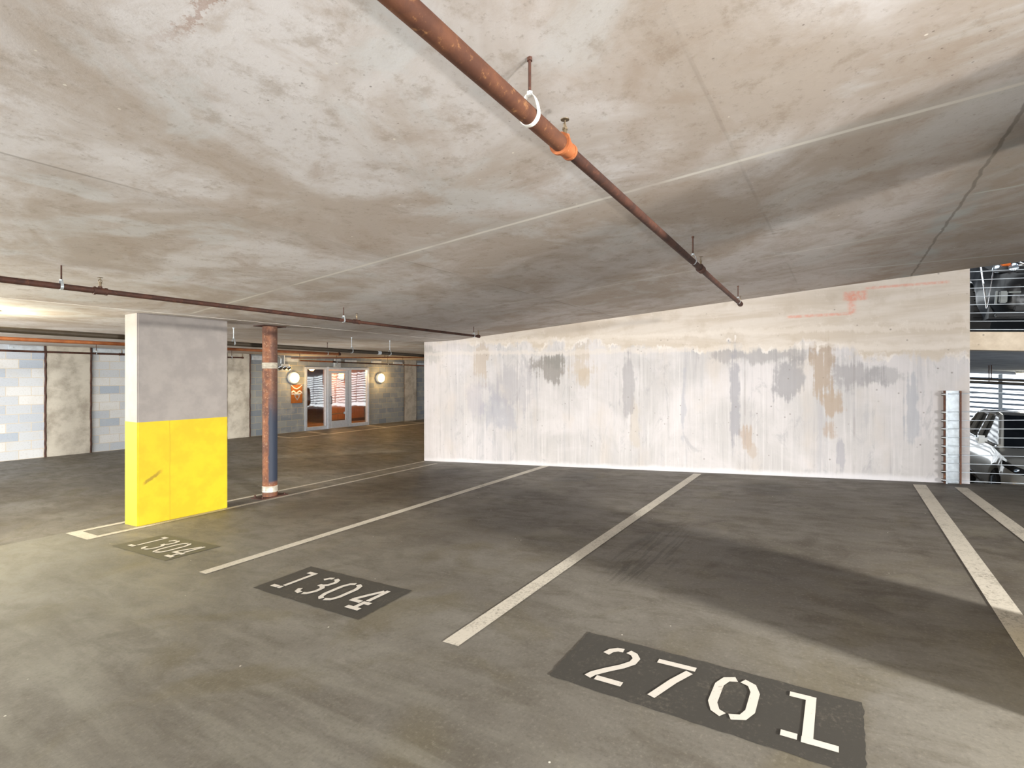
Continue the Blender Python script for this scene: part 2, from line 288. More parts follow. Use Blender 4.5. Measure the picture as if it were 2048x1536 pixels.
# ------------------------------------------------------------------ mesh helpers
def obj(name, bm, m, parent=None, smooth=False):
    me = bpy.data.meshes.new(name); bmesh.ops.recalc_face_normals(bm, faces=bm.faces); bm.to_mesh(me); bm.free()
    if smooth:
        for p in me.polygons: p.use_smooth = True
        me.set_sharp_from_angle(angle=math.radians(40))
    o = bpy.data.objects.new(name, me); C.objects.link(o); me.materials.append(M[m] if isinstance(m, str) else m)
    if parent is not None: o.parent = parent
    return o
def B(): return bmesh.new()
def box(bm, x0, x1, y0, y1, z0, z1, bev=0):
    vs = [bm.verts.new((x, y, z)) for x in (x0, x1) for y in (y0, y1) for z in (z0, z1)]
    fs = [bm.faces.new([vs[i] for i in q]) for q in ((0, 1, 3, 2), (4, 6, 7, 5), (0, 4, 5, 1), (2, 3, 7, 6), (0, 2, 6, 4), (1, 5, 7, 3))]
    if bev:
        es = list({e for f in fs for e in f.edges}); bmesh.ops.bevel(bm, geom=es, offset=bev, segments=2, affect='EDGES')
    return vs
def hexa(bm, pts):   # 8 points: bottom 4 then top 4
    vs = [bm.verts.new(p) for p in pts]
    for q in ((0, 3, 2, 1), (4, 5, 6, 7), (0, 1, 5, 4), (1, 2, 6, 5), (2, 3, 7, 6), (3, 0, 4, 7)): bm.faces.new([vs[i] for i in q])
def tube(bm, a, b, r, n=16, r2=None, caps=True):
    a = Vector(a); b = Vector(b); d = (b-a).normalized(); up = Vector((0, 0, 1)) if abs(d.z) < .9 else Vector((1, 0, 0))
    s = d.cross(up).normalized(); t = d.cross(s); r2 = r if r2 is None else r2; A = []; Bv = []
    for i in range(n):
        w = 2*PI*i/n; o = s*math.cos(w)+t*math.sin(w); A.append(bm.verts.new(a+o*r)); Bv.append(bm.verts.new(b+o*r2))
    for i in range(n): bm.faces.new((A[i], A[(i+1) % n], Bv[(i+1) % n], Bv[i]))
    if caps: bm.faces.new(A); bm.faces.new(Bv)
def polytube(bm, pts, r, n=10):
    for a, b in zip(pts, pts[1:]): tube(bm, a, b, r, n)
def torus(bm, c, axis, R, r, n=24, m=8, sx=1.0):
    c = Vector(c); axis = Vector(axis).normalized(); up = Vector((0, 0, 1)) if abs(axis.z) < .9 else Vector((1, 0, 0))
    s = axis.cross(up).normalized(); t = axis.cross(s); g = []
    for i in range(n):
        w = 2*PI*i/n; rad = s*math.cos(w)+t*math.sin(w); row = []
        for j in range(m):
            q = 2*PI*j/m; row.append(bm.verts.new(c+rad*(R+r*math.cos(q))+axis*(r*math.sin(q)*sx)))
        g.append(row)
    for i in range(n):
        for j in range(m): bm.faces.new((g[i][j], g[(i+1) % n][j], g[(i+1) % n][(j+1) % m], g[i][(j+1) % m]))
def lathe(bm, c, axis, prof, n=24):   # prof: list of (radius, along)
    c = Vector(c); axis = Vector(axis).normalized(); up = Vector((0, 0, 1)) if abs(axis.z) < .9 else Vector((1, 0, 0))
    s = axis.cross(up).normalized(); t = axis.cross(s); rows = []
    for r, h in prof: rows.append([bm.verts.new(c+axis*h+(s*math.cos(2*PI*i/n)+t*math.sin(2*PI*i/n))*max(r, 1e-4)) for i in range(n)])
    for a, b in zip(rows, rows[1:]):
        for i in range(n): bm.faces.new((a[i], a[(i+1) % n], b[(i+1) % n], b[i]))
    bm.faces.new(rows[0]); bm.faces.new(rows[-1])
def thing(name, label, cat, loc=(0, 0, 0), rot=(0, 0, 0), group=None):
    o = bpy.data.objects.new(name, None); C.objects.link(o); o.location = loc; o.rotation_euler = rot; o.empty_display_size = .1
    return tag(o, label, cat, group)
def tag(o, label, cat, group=None):
    o['label'] = label; o['category'] = cat
    if group: o['group'] = group
    return o
def struct(o, label=None, cat=None):
    o['kind'] = 'structure'
    if label: o['label'] = label
    if cat: o['category'] = cat
    return o
def dup(root, loc, label=None, rot=None):
    r = root.copy(); C.objects.link(r); r.location = loc
    if rot: r.rotation_euler = rot
    if label: r['label'] = label
    for ch in list(root.children):
        c = ch.copy(); C.objects.link(c); c.parent = r
        for g in ch.children:
            d = g.copy(); C.objects.link(d); d.parent = c
    return r
def strip_y(bm, x0, x1, ys, top, bot):      # slab between x0..x1 following z(y)
    for a, b in zip(ys, ys[1:]):
        hexa(bm, [(x0, a, bot(a)), (x1, a, bot(a)), (x1, b, bot(b)), (x0, b, bot(b)), (x0, a, top(a)), (x1, a, top(a)), (x1, b, top(b)), (x0, b, top(b))])

# ------------------------------------------------------------------ the shell
XN, XF = -7.0, 26.0
bm = B(); strip_y(bm, XN, WX+.06, [-12, 0, YB], fz, lambda y: fz(y)-.25); struct(obj('floor', bm, 'floor'), 'stained grey concrete parking deck with painted stalls', 'floor')
bm = B(); strip_y(bm, XN, XF, [YB, BW+.2], fz, lambda y: fz(y)-.25); struct(obj('floor', bm, 'floorfar'), 'dim concrete crossover deck in front of the block wall', 'floor')
bm = B(); strip_y(bm, WX+.1, XF, [-14, YB], fz2, lambda y: fz2(y)-.25); struct(obj('floor', bm, 'floorfar'), 'lower concrete ramp behind the cast wall', 'floor')
bm = B(); strip_y(bm, XN, WX+.0, [-12, 0, 6.46], lambda y: cz(y)+.24, cz); struct(obj('ceiling', bm, 'ceil'), 'stained concrete ceiling slab over the stalls with pale seams', 'ceiling')
bm = B(); strip_y(bm, XN, XF, [6.46, BW+.2], lambda y: cz(6.4)+.3, lambda y: 2.028); struct(obj('ceiling', bm, 'ceilfar'), 'slightly lower concrete ceiling beyond the pillar line', 'ceiling')
bm = B(); strip_y(bm, WX+.21, XF, [-14, -1.24, 6.46], uz2, cz2); o = struct(obj('ceiling', bm, 'soffit2'), 'blue-grey soffit of the neighbouring ramp', 'ceiling')
bm = B(); strip_y(bm, WX+.0, WX+.21, [-14, -1.24], lambda y: uz2(y), cz2); struct(obj('trim_1', bm, 'spandrel'), 'beige concrete slab edge between the two openings', 'slab edge')
bm = B(); strip_y(bm, WX+.21, XF, [-14, 6.4], lambda y: cz2(y)+2.95, lambda y: cz2(y)+2.7); struct(obj('ceiling', bm, 'soffit2'), 'ceiling over the upper neighbouring deck', 'ceiling')
bm = B(); box(bm, XN, WX-.001, 6.435, 6.462, 2.028, 2.10); struct(obj('trim_2', bm, 'lip'), 'rough edge of the ceiling step, coloured pale for the light on it', 'ceiling step')
# big cast wall
bm = B()
ys = [-1.24, 0, 3, 6.455, 6.46, 7.21]
def wtop(y): return cz(y) if y < 6.459 else 2.028
strip_y(bm, WX, WX+.2, ys, wtop, lambda y: fz(y)-.6)
struct(obj('wall_right', bm, 'wall'), 'long pale cast concrete wall with drips and a beige upper band', 'wall')
# back wall of blocks with an opening for the glazed entrance
DX0, DX1, DZ = 10.765, 13.56, 1.66
bm = B(); box(bm, XN, DX0, BW, BW+.2, -.9, 2.028); box(bm, DX1, XF, BW, BW+.2, -.9, 2.028); box(bm, DX0, DX1, BW, BW+.2, DZ, 2.028); box(bm, DX0, DX1, BW, BW+.2, -.9, fz(BW))
struct(obj('wall_back', bm, 'block'), 'back wall of grey concrete blocks', 'wall')
bm = B(); box(bm, XN-.2, XN, -12, BW, -1.2, .35); struct(obj('wall_near', bm, 'conc'), 'low parapet behind the viewpoint', 'wall')
bm = B(); hexa(bm, [(XF, -14, -2.4), (XF+.2, -14, -2.4), (XF+.2, BW, -2.4), (XF, BW, -2.4), (XF, -14, fz2(-14)+.25), (XF+.2, -14, fz2(-14)+.25), (XF+.2, BW, -.2), (XF, BW, -.2)])
struct(obj('wall_far', bm, 'conc'), 'low concrete curb under the open slatted side', 'wall')

# pilasters
for i, (a, b, lab) in enumerate(((4.03, 4.85, 'bare concrete pilaster in the block wall left of the yellow pillar'), (8.14, 8.83, 'concrete pilaster in the block wall between the yellow pillar and the rusty column'), (15.47, 16.19, 'concrete pilaster right of the glazed entrance'))):
    p = thing('concrete_pilaster', lab, 'pilaster', ((a+b)/2, BW, fz(BW)), group='pilasters in the block wall')
    h = 2.028-fz(BW); w = (b-a)/2
    bm = B(); box(bm, -w, w, -.03, 0, 0, h, .004); obj('shaft', bm, 'pilaster', p)
    for s in (-1, 1):
        bm = B(); pts = []
        for k in range(25):
            z = h*k/24; pts.append((s*(w+.012)+random.uniform(-.007, .007), -.025, z))
        polytube(bm, pts, .022 if i != 2 else .008, 6); j = obj('joint_sealant', bm, 'rustd', p)
        if i < 2: j['label'] = 'crumbling rust-brown joint sealant'
# steel clip plates along the wall head
for i, (a, b, z0, z1, lab) in enumerate(((3.40, 3.99, 1.92, 2.015, 'left of the left pilaster'), (4.90, 5.62, 1.92, 2.015, 'right of the left pilaster'), (8.89, 9.72, 1.85, 1.985, 'just left of the rusty column top'), (9.98, 10.52, 1.83, 1.96, 'above the emergency light'),
        (12.43, 12.98, 1.85, 1.95, 'above the glazed door'), (13.69, 14.2, 1.85, 1.95, 'above the right wall lamp'), (14.85, 15.38, 1.85, 1.94, 'left of the right pilaster'), (16.24, 16.8, 1.84, 1.93, 'right of the right pilaster'))):
    bm = B(); box(bm, a, b, BW-.035, BW-.001, z0, z1, .006); box(bm, a+.03, a+.07, BW-.045, BW-.03, z0+.03, z0+.06); o = obj('steel_clip_plate', bm, 'galvd')
    tag(o, 'pale steel plate at the block wall head '+lab, 'steel plate', 'steel plates along the wall head')

# ------------------------------------------------------------------ glazed entrance
def frame(bm, x0, x1, z0, z1, w, y0, y1, sill=None):
    sill = w if sill is None else sill
    box(bm, x0, x0+w, y0, y1, z0, z1, .004); box(bm, x1-w, x1, y0, y1, z0, z1, .004); box(bm, x0+w, x1-w, y0, y1, z1-w, z1, .004); box(bm, x0+w, x1-w, y0, y1, z0, z0+sill, .004)
zb = fz(BW)
for nm, x0, x1, lab in (('window_1', DX0, 11.66, 'tall glazed sidelight left of the entrance door'), ('window_2', 12.64, DX1, 'tall glazed sidelight right of the entrance door')):
    r = bpy.data.objects.new(nm, None); C.objects.link(r); struct(r, lab, 'window')
    bm = B(); frame(bm, x0, x1, zb+.005, DZ, .075, BW-.05, BW+.08, .12); obj('window_frame', bm, 'alu', r)
    bm = B(); box(bm, x0+.08, x1-.08, BW+.01, BW+.018, zb+.12, DZ-.07); obj('glass_pane', bm, 'glass', r)
r = bpy.data.objects.new('door_1', None); C.objects.link(r); struct(r, 'aluminium framed glass entrance door', 'door')
bm = B(); box(bm, 11.66, 11.72, BW-.07, BW+.08, zb+.005, DZ+.02, .004); box(bm, 12.57, 12.64, BW-.05, BW+.08, zb+.005, DZ, .004); box(bm, 11.72, 12.57, BW-.05, BW+.08, DZ-.09, DZ-.0, .004); obj('door_frame', bm, 'alu', r)
bm = B(); frame(bm, 11.73, 12.56, zb+.01, DZ-.1, .11, BW-.045, BW+.0, .26); lf = obj('door_leaf', bm, 'alu', r)
bm = B(); box(bm, 11.83, 12.46, BW-.026, BW-.018, zb+.26, DZ-.2); obj('glass_pane', bm, 'glass', lf)
bm = B(); polytube(bm, [(11.79, BW-.05, .62), (11.79, BW-.11, .62), (11.79, BW-.11, .36), (11.79, BW-.05, .36)], .014); h = obj('door_handle', bm, 'black', r)
bm = B(); tube(bm, (11.8, BW-.002, -.02), (12.5, BW-.002, .0), .018); box(bm, 12.38, 12.47, BW-.03, BW+.03, -.05, .04, .01); obj('push_bar', bm, 'chrome', r)
# vestibule behind the glass
bm = B(); box(bm, DX0-.3, 15.2, BW+.2, 19.4, zb-.1, zb); struct(obj('floor', bm, 'vfloor'), 'warm brown floor of the vestibule', 'floor')
bm = B(); box(bm, DX0-.3, 15.2, BW+.2, 19.4, 1.95, 2.05); struct(obj('ceiling', bm, 'ochre'), 'vestibule ceiling', 'ceiling')
bm = B(); box(bm, DX0-.4, DX0-.25, BW+.2, 19.4, zb, 1.95); box(bm, 15.2, 15.3, BW+.2, 19.4, zb, 1.95); box(bm, DX0-.4, 15.3, 19.4, 19.5, zb, 1.95); struct(obj('wall_vestibule', bm, 'ochre'), 'ochre vestibule walls', 'wall')
bm = B(); box(bm, 13.0, 15.0, 17.3, 17.4, zb+.12, 1.94); pw = obj('wood_partition', bm, 'wood'); struct(pw, 'orange wooden partition inside the entrance', 'partition')
bm = B(); box(bm, 13.0, 15.0, 17.27, 17.4, zb, zb+.12); struct(obj('baseboard_vestibule', bm, 'vbase'), 'dark brown baseboard of the partition', 'baseboard')
vl = thing('vestibule_sconce', 'small square shaded lamp glowing behind the entrance door glass', 'lamp', (13.72, 17.3, 1.36))
bm = B(); box(bm, -.13, .13, -.05, 0, -.16, .16, .01); obj('backplate', bm, 'vbase', vl)
bm = B(); box(bm, -.11, .11, -.16, -.05, -.11, .11, .02); obj('lamp_shade', bm, 'lampv', vl)

# ------------------------------------------------------------------ lamps
def bulkhead(loc, lab):
    t = thing('wall_lamp', lab, 'lamp', loc, group='round wall lamps beside the entrance')
    bm = B(); lathe(bm, (0, 0, 0), (0, -1, 0), [(.19, 0), (.195, .02), (.19, .10), (.17, .115)], 32); b_ = obj('lamp_rim', bm, 'white_metal', t, True)
    bm = B(); lathe(bm, (0, -.10, 0), (0, -1, 0), [(.165, 0), (.16, .03), (.12, .055), (.06, .07), (.0, .073)], 32); obj('diffuser', bm, 'lamp', t, True)
    return t
L1 = bulkhead((10.32, BW, 1.29), 'glowing round wall lamp left of the entrance above the orange sign'); dup(L1, (14.12, BW, 1.28), 'glowing round wall lamp right of the entrance')
cl = thing('ceiling_lamp', 'bright round ceiling lamp at the left edge beyond the pillar', 'lamp', (1.47, 7.75, 2.028))
bm = B(); lathe(bm, (0, 0, 0), (0, 0, -1), [(.17, 0), (.175, .02), (.16, .05)], 32); obj('lamp_base', bm, 'white_metal', cl, True)
bm = B(); lathe(bm, (0, 0, -.05), (0, 0, -1), [(.15, 0), (.145, .03), (.10, .055), (.0, .065)], 32); obj('diffuser', bm, 'lampw', cl, True)
c2 = dup(cl, (19.2, -4.15, cz2(-4.15)), 'round ceiling lamp over the lower ramp seen through the right opening')

# ------------------------------------------------------------------ wall fixtures
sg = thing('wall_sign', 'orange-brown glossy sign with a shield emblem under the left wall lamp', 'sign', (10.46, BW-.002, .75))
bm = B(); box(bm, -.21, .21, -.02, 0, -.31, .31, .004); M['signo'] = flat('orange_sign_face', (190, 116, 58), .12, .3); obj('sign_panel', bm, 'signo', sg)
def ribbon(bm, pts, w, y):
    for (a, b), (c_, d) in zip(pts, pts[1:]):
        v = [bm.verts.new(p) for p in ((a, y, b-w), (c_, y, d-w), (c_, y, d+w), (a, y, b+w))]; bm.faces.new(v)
bm = B(); ribbon(bm, [(-.21, .3), (-.1, .2), (0, .17), (.1, .22), (.2, .3)], .018, -.023); ribbon(bm, [(-.2, .06), (-.12, .10), (-.02, .02), (.1, .10), (.2, .03)], .03, -.023); ribbon(bm, [(-.2, .0), (-.05, .0), (.16, .0)], .018, -.0235); obj('sign_reflection', bm, 'white_metal', sg)  # white wavy bands are reflections on the glossy panel, modelled as shapes
bm = B(); sh = [(-.10, -.02), (.0, .0), (.11, -.03), (.09, -.12), (.01, -.22), (-.08, -.10), (-.10, -.02)]
vs = [bm.verts.new((x, -.024, z)) for x, z in sh[:-1]]; bm.faces.new(vs); em = obj('shield_emblem', bm, 'galv', sg)
bm = B(); vs = [bm.verts.new((x*.6, -.026, z*.6-.04)) for x, z in sh[:-1]]; bm.faces.new(vs); obj('shield_face', bm, 'signo', em)
el = thing('emergency_light', 'small twin-headed emergency light hanging beside the rusty column', 'emergency light', (9.93, BW-.06, 1.64))
bm = B(); box(bm, -.05, .22, -.05, .05, -.10, .10, .015); obj('housing', bm, 'white_metal', el)
for x in (.0, .16, -.16):
    bm = B(); lathe(bm, (x, -.05, -.02), (-.2, -1, -.3), [(.04, -.03), (.065, .03), (.062, .07), (.03, .08)], 16); obj('lamp_head', bm, 'chrome', el, True)
bm = B(); polytube(bm, [(.05, 0, .1), (.05, 0, .385)], .014); obj('stem', bm, 'white_metal', el)
cd = B(); polytube(cd, [(9.86, BW-.06, 1.76), (9.86, BW-.06, 1.92), (9.78, BW-.06, 1.99), (9.6, BW-.06, 2.0), (9.3, BW-.06, 2.0)], .014)
tag(obj('conduit', cd, 'galv'), 'thin bent conduit running up beside the rusty column', 'conduit')
cv = thing('junction_box', 'grey junction box over the left edge of the entrance door', 'junction box', (12.06, BW-.03, 1.77))
bm = B(); box(bm, -.12, .14, -.06, .03, -.1, .2, .008); obj('box_body', bm, 'galvd', cv)
bm = B(); polytube(bm, [(-.05, -.07, -.02), (-.22, -.1, -.09)], .012); lathe(bm, (-.05, -.06, 0), (0, -1, 0), [(.04, 0), (.04, .04), (.02, .05)], 12); obj('cable_fitting', bm, 'galv', cv)

# ------------------------------------------------------------------ pillars
def pillar(loc, lab):
    x0, y0 = loc
    bm = B(); box(bm, 2.53, 3.535, -.17, .17, -.42, 2.03, .012)
    for v in bm.verts:
        v.co.y += y0
        if v.co.z < 0: v.co.z = fz(v.co.y)-.002
        elif v.co.z > 1.5: v.co.z = (2.03 if y0 > 0 else cz(v.co.y))
    o = obj('concrete_pillar', bm, 'pillar'); return tag(o, lab, 'pillar', 'rectangular pillars between stalls')
pillar((0, 6.83), 'rectangular concrete pillar with a bright yellow painted lower half')
pillar((0, -1.02), 'rectangular pillar just outside the right of the view casting a shadow')
# rusted steel column
cx, cy = 4.2, 6.80; zc0 = fz(cy)
rc = thing('steel_column', 'rusty round steel column standing right of the yellow pillar', 'column', (0, 0, 0))
bm = B(); tube(bm, (cx, cy, zc0+.005), (cx, cy, 2.02), .098, 40); obj('shaft', bm, 'column', rc, True)
for z, h in ((1.425, .085), (-.315, .09)):
    bm = B(); lathe(bm, (cx, cy, z), (0, 0, 1), [(.099, 0)]+[(.1045 if k % 2 else .1005, h*k/8) for k in range(1, 8)]+[(.099, h)], 40); obj('strap_band', bm, 'band', rc, True)
bm = B()
hexa(bm, [(cx-.2, cy-.13, fz(cy-.13)), (cx+.2, cy-.13, fz(cy-.13)), (cx+.2, cy+.13, fz(cy+.13)), (cx-.2, cy+.13, fz(cy+.13)), (cx-.2, cy-.13, fz(cy-.13)+.014), (cx+.2, cy-.13, fz(cy-.13)+.014), (cx+.2, cy+.13, fz(cy+.13)+.014), (cx-.2, cy+.13, fz(cy+.13)+.014)])
for sx in (-.165, .165):
    for sy in (-.09, .09): tube(bm, (cx+sx, cy+sy, zc0), (cx+sx, cy+sy, zc0+.04), .013, 6)
obj('base_plate', bm, 'rustd', rc)
bm = B(); box(bm, cx-.17, cx+.17, cy-.13, cy+.13, 2.016, 2.027); obj('cap_plate', bm, 'rustd', rc)

# ------------------------------------------------------------------ pipes
def sprinkler(parent, p, s=1.0):
    x, y, z = p
    bm = B(); tube(bm, (x, y, z), (x, y, z+.028*s), .010*s, 10); tube(bm, (x, y, z+.028*s), (x, y, z+.036*s), .014*s, 6)
    for k in (-1, 1): polytube(bm, [(x+k*.010*s, y, z+.034*s), (x+k*.014*s, y, z+.05*s), (x, y, z+.066*s)], .0028*s, 6)
    tube(bm, (x, y, z+.036*s), (x, y, z+.075*s), .0035*s, 6)
    h = obj('sprinkler_head', bm, 'oldbrass', parent)
    bm = B()
    lathe(bm, (x, y, z+.075*s), (0, 0, 1), [(.006*s, 0), (.021*s, .001), (.022*s, .003), (.004*s, .004)], 16); obj('deflector', bm, 'oldbrass', h)
def tee(parent, a, d, r1, r2, mat='rustd', L=.05):
    # a: centre, d: direction
    a = Vector(a); d = Vector(d).normalized(); bm = B()
    tube(bm, a-d*L, a-d*(L-.014), r1*1.35, 24); tube(bm, a-d*(L-.014), a+d*(L-.014), r1*1.18, 24, r2*1.25); tube(bm, a+d*(L-.014), a+d*L, r2*1.4, 24)
    tube(bm, a, a+Vector((0, 0, r1*1.55)), r1*.6, 16)
    f = obj('tee_fitting', bm, mat, parent, True); return a+Vector((0, 0, r1*1.55))
def hanger(top, pz, r, lab, mat='rustd', ring='galv', grp='pipe hangers'):
    x, y, zt = top
    h = thing('pipe_hanger', lab, 'pipe hanger', (x, y, zt), group=grp)
    bm = B(); tube(bm, (0, 0, 0), (0, 0, pz-zt+r*2.3), .0055, 8); tube(bm, (0, 0, 0), (0, 0, -.006), .016, 12); tube(bm, (0, 0, -.006), (0, 0, -.02), .010, 6); obj('rod', bm, mat, h)
    bm = B(); n = 28; R = r*1.1; c = Vector((0, 0, pz-zt)); w = .009; rows = []
    for i in range(n):
        q = 2*PI*i/n; z = math.cos(q)*R; y_ = math.sin(q)*R
        if math.cos(q) > .3: z = R*(.3+(math.cos(q)-.3)*2.6); y_ *= 1.0
        rows.append([bm.verts.new(c+Vector((s*w, y_*k, z*(k if z < 0 else 1)+(0 if k == 1 else .0)))) for s, k in ((-1, 1), (1, 1), (1, 1.10), (-1, 1.10))])
    for i in range(n):
        for j in range(4): bm.faces.new((rows[i][j], rows[(i+1) % n][j], rows[(i+1) % n][(j+1) % 4], rows[i][(j+1) % 4]))
    tube(bm, (0, 0, c.z+R*1.9), (0, 0, c.z+R*2.3), .011, 6)
    obj('ring', bm, ring, h, True); return h
def seg(name, parent, a, b, r, m): bm = B(); tube(bm, a, b, r, 28); return obj(name, bm, m, parent, True)
# pipe over the numbered stall
def lerp(a, b, t): return tuple(a[i]+(b[i]-a[i])*t for i in range(3))
def on1(x): return (x, .875+.027*x, 2.212)
s1 = thing('sprinkler_pipe', 'rusty sprinkler pipe running overhead from the top edge to the concrete wall', 'pipe')
seg('pipe_length', s1, on1(-6.5), on1(.5), .032, 'rust'); seg('pipe_length', s1, on1(.5), on1(1.79), .032, 'rust'); seg('pipe_length', s1, on1(1.84), on1(4.43), .0235, 'rustd'); seg('pipe_length', s1, on1(4.48), on1(6.83), .0225, 'rustd')
t = tee(s1, on1(1.815), (1, .027, 0), .032, .0235, 'rustl'); sprinkler(s1, t, .8)
t = tee(s1, on1(4.455), (1, .027, 0), .025, .0235, 'rustd', .045); sprinkler(s1, t, .8)
t = tee(s1, on1(6.85), (1, .027, 0), .023, .022, 'rustd', .025); sprinkler(s1, t, .8)
for x, lab, r in ((1.53, 'nearest rod hanger with a white ring on the thick overhead pipe', .032), (4.15, 'rod hanger in the middle of the overhead pipe', .0235), (6.66, 'rod hanger at the wall end of the overhead pipe', .0225)):
    y = on1(x)[1]; hanger((x, y, cz(y)), 2.217, r, lab, 'rustd', 'white_metal' if x < 2 else 'galv', 'hangers of the overhead pipe')
# pipe along the slab step
s2 = thing('sprinkler_pipe', 'rusty sprinkler pipe along the ceiling step above the yellow pillar', 'pipe')
def on2(x): return (x, 4.86+.028*x, 1.980)
seg('pipe_length', s2, on2(-6.5), on2(1.58), .023, 'rustd'); seg('pipe_length', s2, on2(1.64), on2(4.17), .021, 'rustd'); seg('pipe_length', s2, on2(4.23), on2(6.75), .0185, 'rustd')
t = tee(s2, on2(1.61), (1, 0, 0), .024, .021, 'rustd', .045); sprinkler(s2, t, .9)
t = tee(s2, on2(4.20), (1, 0, 0), .021, .019, 'rustd', .045); sprinkler(s2, t, .9)
t = tee(s2, on2(6.78), (1, 0, 0), .019, .019, 'rustd', .025); sprinkler(s2, t, .9)
for x, lab in ((1.37, 'rod hanger of the step pipe at the left of the photo'), (4.0, 'rod hanger of the step pipe right of the rusty column'), (6.65, 'rod hanger of the step pipe beside the concrete wall')):
    hanger((x, on2(x)[1], cz(on2(x)[1])), 1.98, .021, lab, 'rustd', 'galv', 'hangers of the step pipe')
# big black pipe
s3 = thing('drain_pipe', 'thick black pipe under the ceiling behind the yellow pillar', 'pipe')
def on3(x): return (x, 7.47, 1.842-.0098*x)
seg('pipe_length', s3, (-6.5, 7.47, 1.86), on3(6.83), .032, 'darkpipe'); seg('pipe_length', s3, on3(6.85), on3(12.5), .031, 'darkpipe')
bm = B(); tube(bm, on3(6.80), on3(6.88), .036, 24); obj('coupling', bm, 'galvd', s3, True)
for x, lab in ((4.05, 'clevis hanger of the black pipe between pillar and rusty column'), (6.19, 'clevis hanger of the black pipe above the entrance sidelight'), (7.12, 'clevis hanger of the black pipe above the right wall lamp'), (1.0, 'clevis hanger of the black pipe left of the pillar')):
    hanger((x, 7.47, 2.028), on3(x)[2], .032, lab, 'galvd', 'galv', 'hangers of the black pipe')
# brown pipe
s4 = thing('sprinkler_pipe', 'brown sprinkler pipe behind the black pipe ending above the entrance', 'pipe')
seg('pipe_length', s4, (-6.5, 9.0, 1.80), (7.12, 9.0, 1.797), .026, 'ocre'); bm = B(); tube(bm, (7.1, 9, 1.797), (7.15, 9, 1.797), .032, 20); tube(bm, (7.125, 9, 1.797), (7.125, 9, 1.85), .014, 12); obj('end_cap', bm, 'rustd', s4, True)
for x, lab in ((6.83, 'thin rod hanger at the end of the brown pipe'), (4.2, 'thin rod hanger of the brown pipe near the rusty column')): hanger((x, 9.0, 2.028), 1.797, .026, lab, 'rustd', 'galv', 'hangers of the brown pipe')
# thin pipe near the block wall
s5 = thing('sprinkler_pipe', 'thin dark pipe in front of the left part of the block wall', 'pipe')
seg('pipe_length', s5, (-6.5, 13, 1.80), (4.62, 13, 1.797), .020, 'rustd'); seg('pipe_length', s5, (4.68, 13, 1.797), (7.26, 13, 1.812), .017, 'rustd'); t = tee(s5, (4.65, 13, 1.797), (1, 0, 0), .022, .018); sprinkler(s5, t); t = tee(s5, (7.28, 13, 1.812), (1, 0, 0), .018, .018, 'rustd', .02); sprinkler(s5, t)
for x, lab in ((4.2, 'rod hanger of the thin pipe in front of the block wall'), (7.0, 'rod hanger of the thin pipe right of the yellow pillar')): hanger((x, 13, 2.028), 1.80, .019, lab, 'rustd', 'galv', 'hangers of the thin wall pipe')
s6 = thing('sprinkler_pipe', 'thin dark pipe passing above the glazed entrance', 'pipe')
seg('pipe_length', s6, (8.95, 13, 1.785), (10.1, 13, 1.775), .020, 'rustl'); seg('pipe_length', s6, (10.1, 13, 1.775), (17.5, 13, 1.70), .020, 'rustd'); t = tee(s6, (10.1, 13, 1.775), (1, 0, 0), .022, .02); sprinkler(s6, t)
for x, lab in ((10.2, 'rod hanger above the left entrance sidelight'), (12.3, 'rod hanger above the right entrance sidelight'), (13.0, 'rod hanger near the right wall lamp')): hanger((x, 13, 2.028), 1.765-(x-10)*.01, .02, lab, 'rustd', 'galv', 'hangers above the entrance')
s7 = thing('conduit', 'thin orange-lit conduit crossing obliquely below the ceiling above the door', 'conduit')
seg('conduit_length', s7, (8.4, 12.6, 1.83), (12.6, 11.0, 1.955), .014, 'ocre')
for a, zc_ in (((8.6, 12.52), 1.836), ((10.9, 11.65), 1.90), ((12.3, 11.12), 1.946)):
    bm = B(); tube(bm, (a[0], a[1], zc_), (a[0], a[1], 2.028), .006, 6); obj('rod', bm, 'rustd', s7)

# ------------------------------------------------------------------ floor paint
def quad(bm, pts, h=.003):
    vs = [bm.verts.new((x, y, fz(y)+h)) for x, y in pts]; bm.faces.new(vs)
def stripe(pts, lab, grp='stall lines', m='paint', h=.003, name='line_marking'):
    bm = B(); quad(bm, pts, h); return tag(obj(name, bm, m), lab, 'painted line', grp)
stripe([(2.045, 4.28), (2.045, 4.175), (7.80, 4.275), (7.80, 4.41)], 'pale line between the two stalls numbered 1304')
stripe([(2.068, 1.777), (2.068, 1.67), (7.68, 1.705), (7.68, 1.815)], 'pale line between stall 1304 and stall 2701')
stripe([(1.2, -.68), (1.2, -.79), (7.60, -.82), (7.60, -.70)], 'left of the two pale lines by the cable railing')
stripe([(1.2, -1.30), (1.2, -1.41), (7.535, -1.175), (7.535, -1.065)], 'right of the two pale lines by the cable railing')
bm = B()
for q in ([(2.03, 7.13), (2.03, 6.52), (2.15, 6.62), (2.15, 7.03)], [(2.03, 7.13), (2.15, 7.03), (7.75, 7.10), (7.75, 7.17)], [(2.03, 6.52), (7.55, 6.60), (7.55, 6.68), (2.15, 6.62)]): quad(bm, q)
tag(obj('line_marking', bm, 'paint'), 'pale outline painted around the yellow pillar and rusty column', 'painted line', 'stall lines')
def quadb(bm, pts):
    vs = [bm.verts.new((x, y, fz(y)+.004)) for x, y in pts]; bm.faces.new(vs)
bm = B(); quadb(bm, [(9.2, 13.66), (9.2, 13.84), (17.5, 14.07), (17.5, 13.89)]); tag(obj('line_marking', bm, 'paint'), 'long pale line in front of the glazed entrance', 'painted line', 'entrance lines')
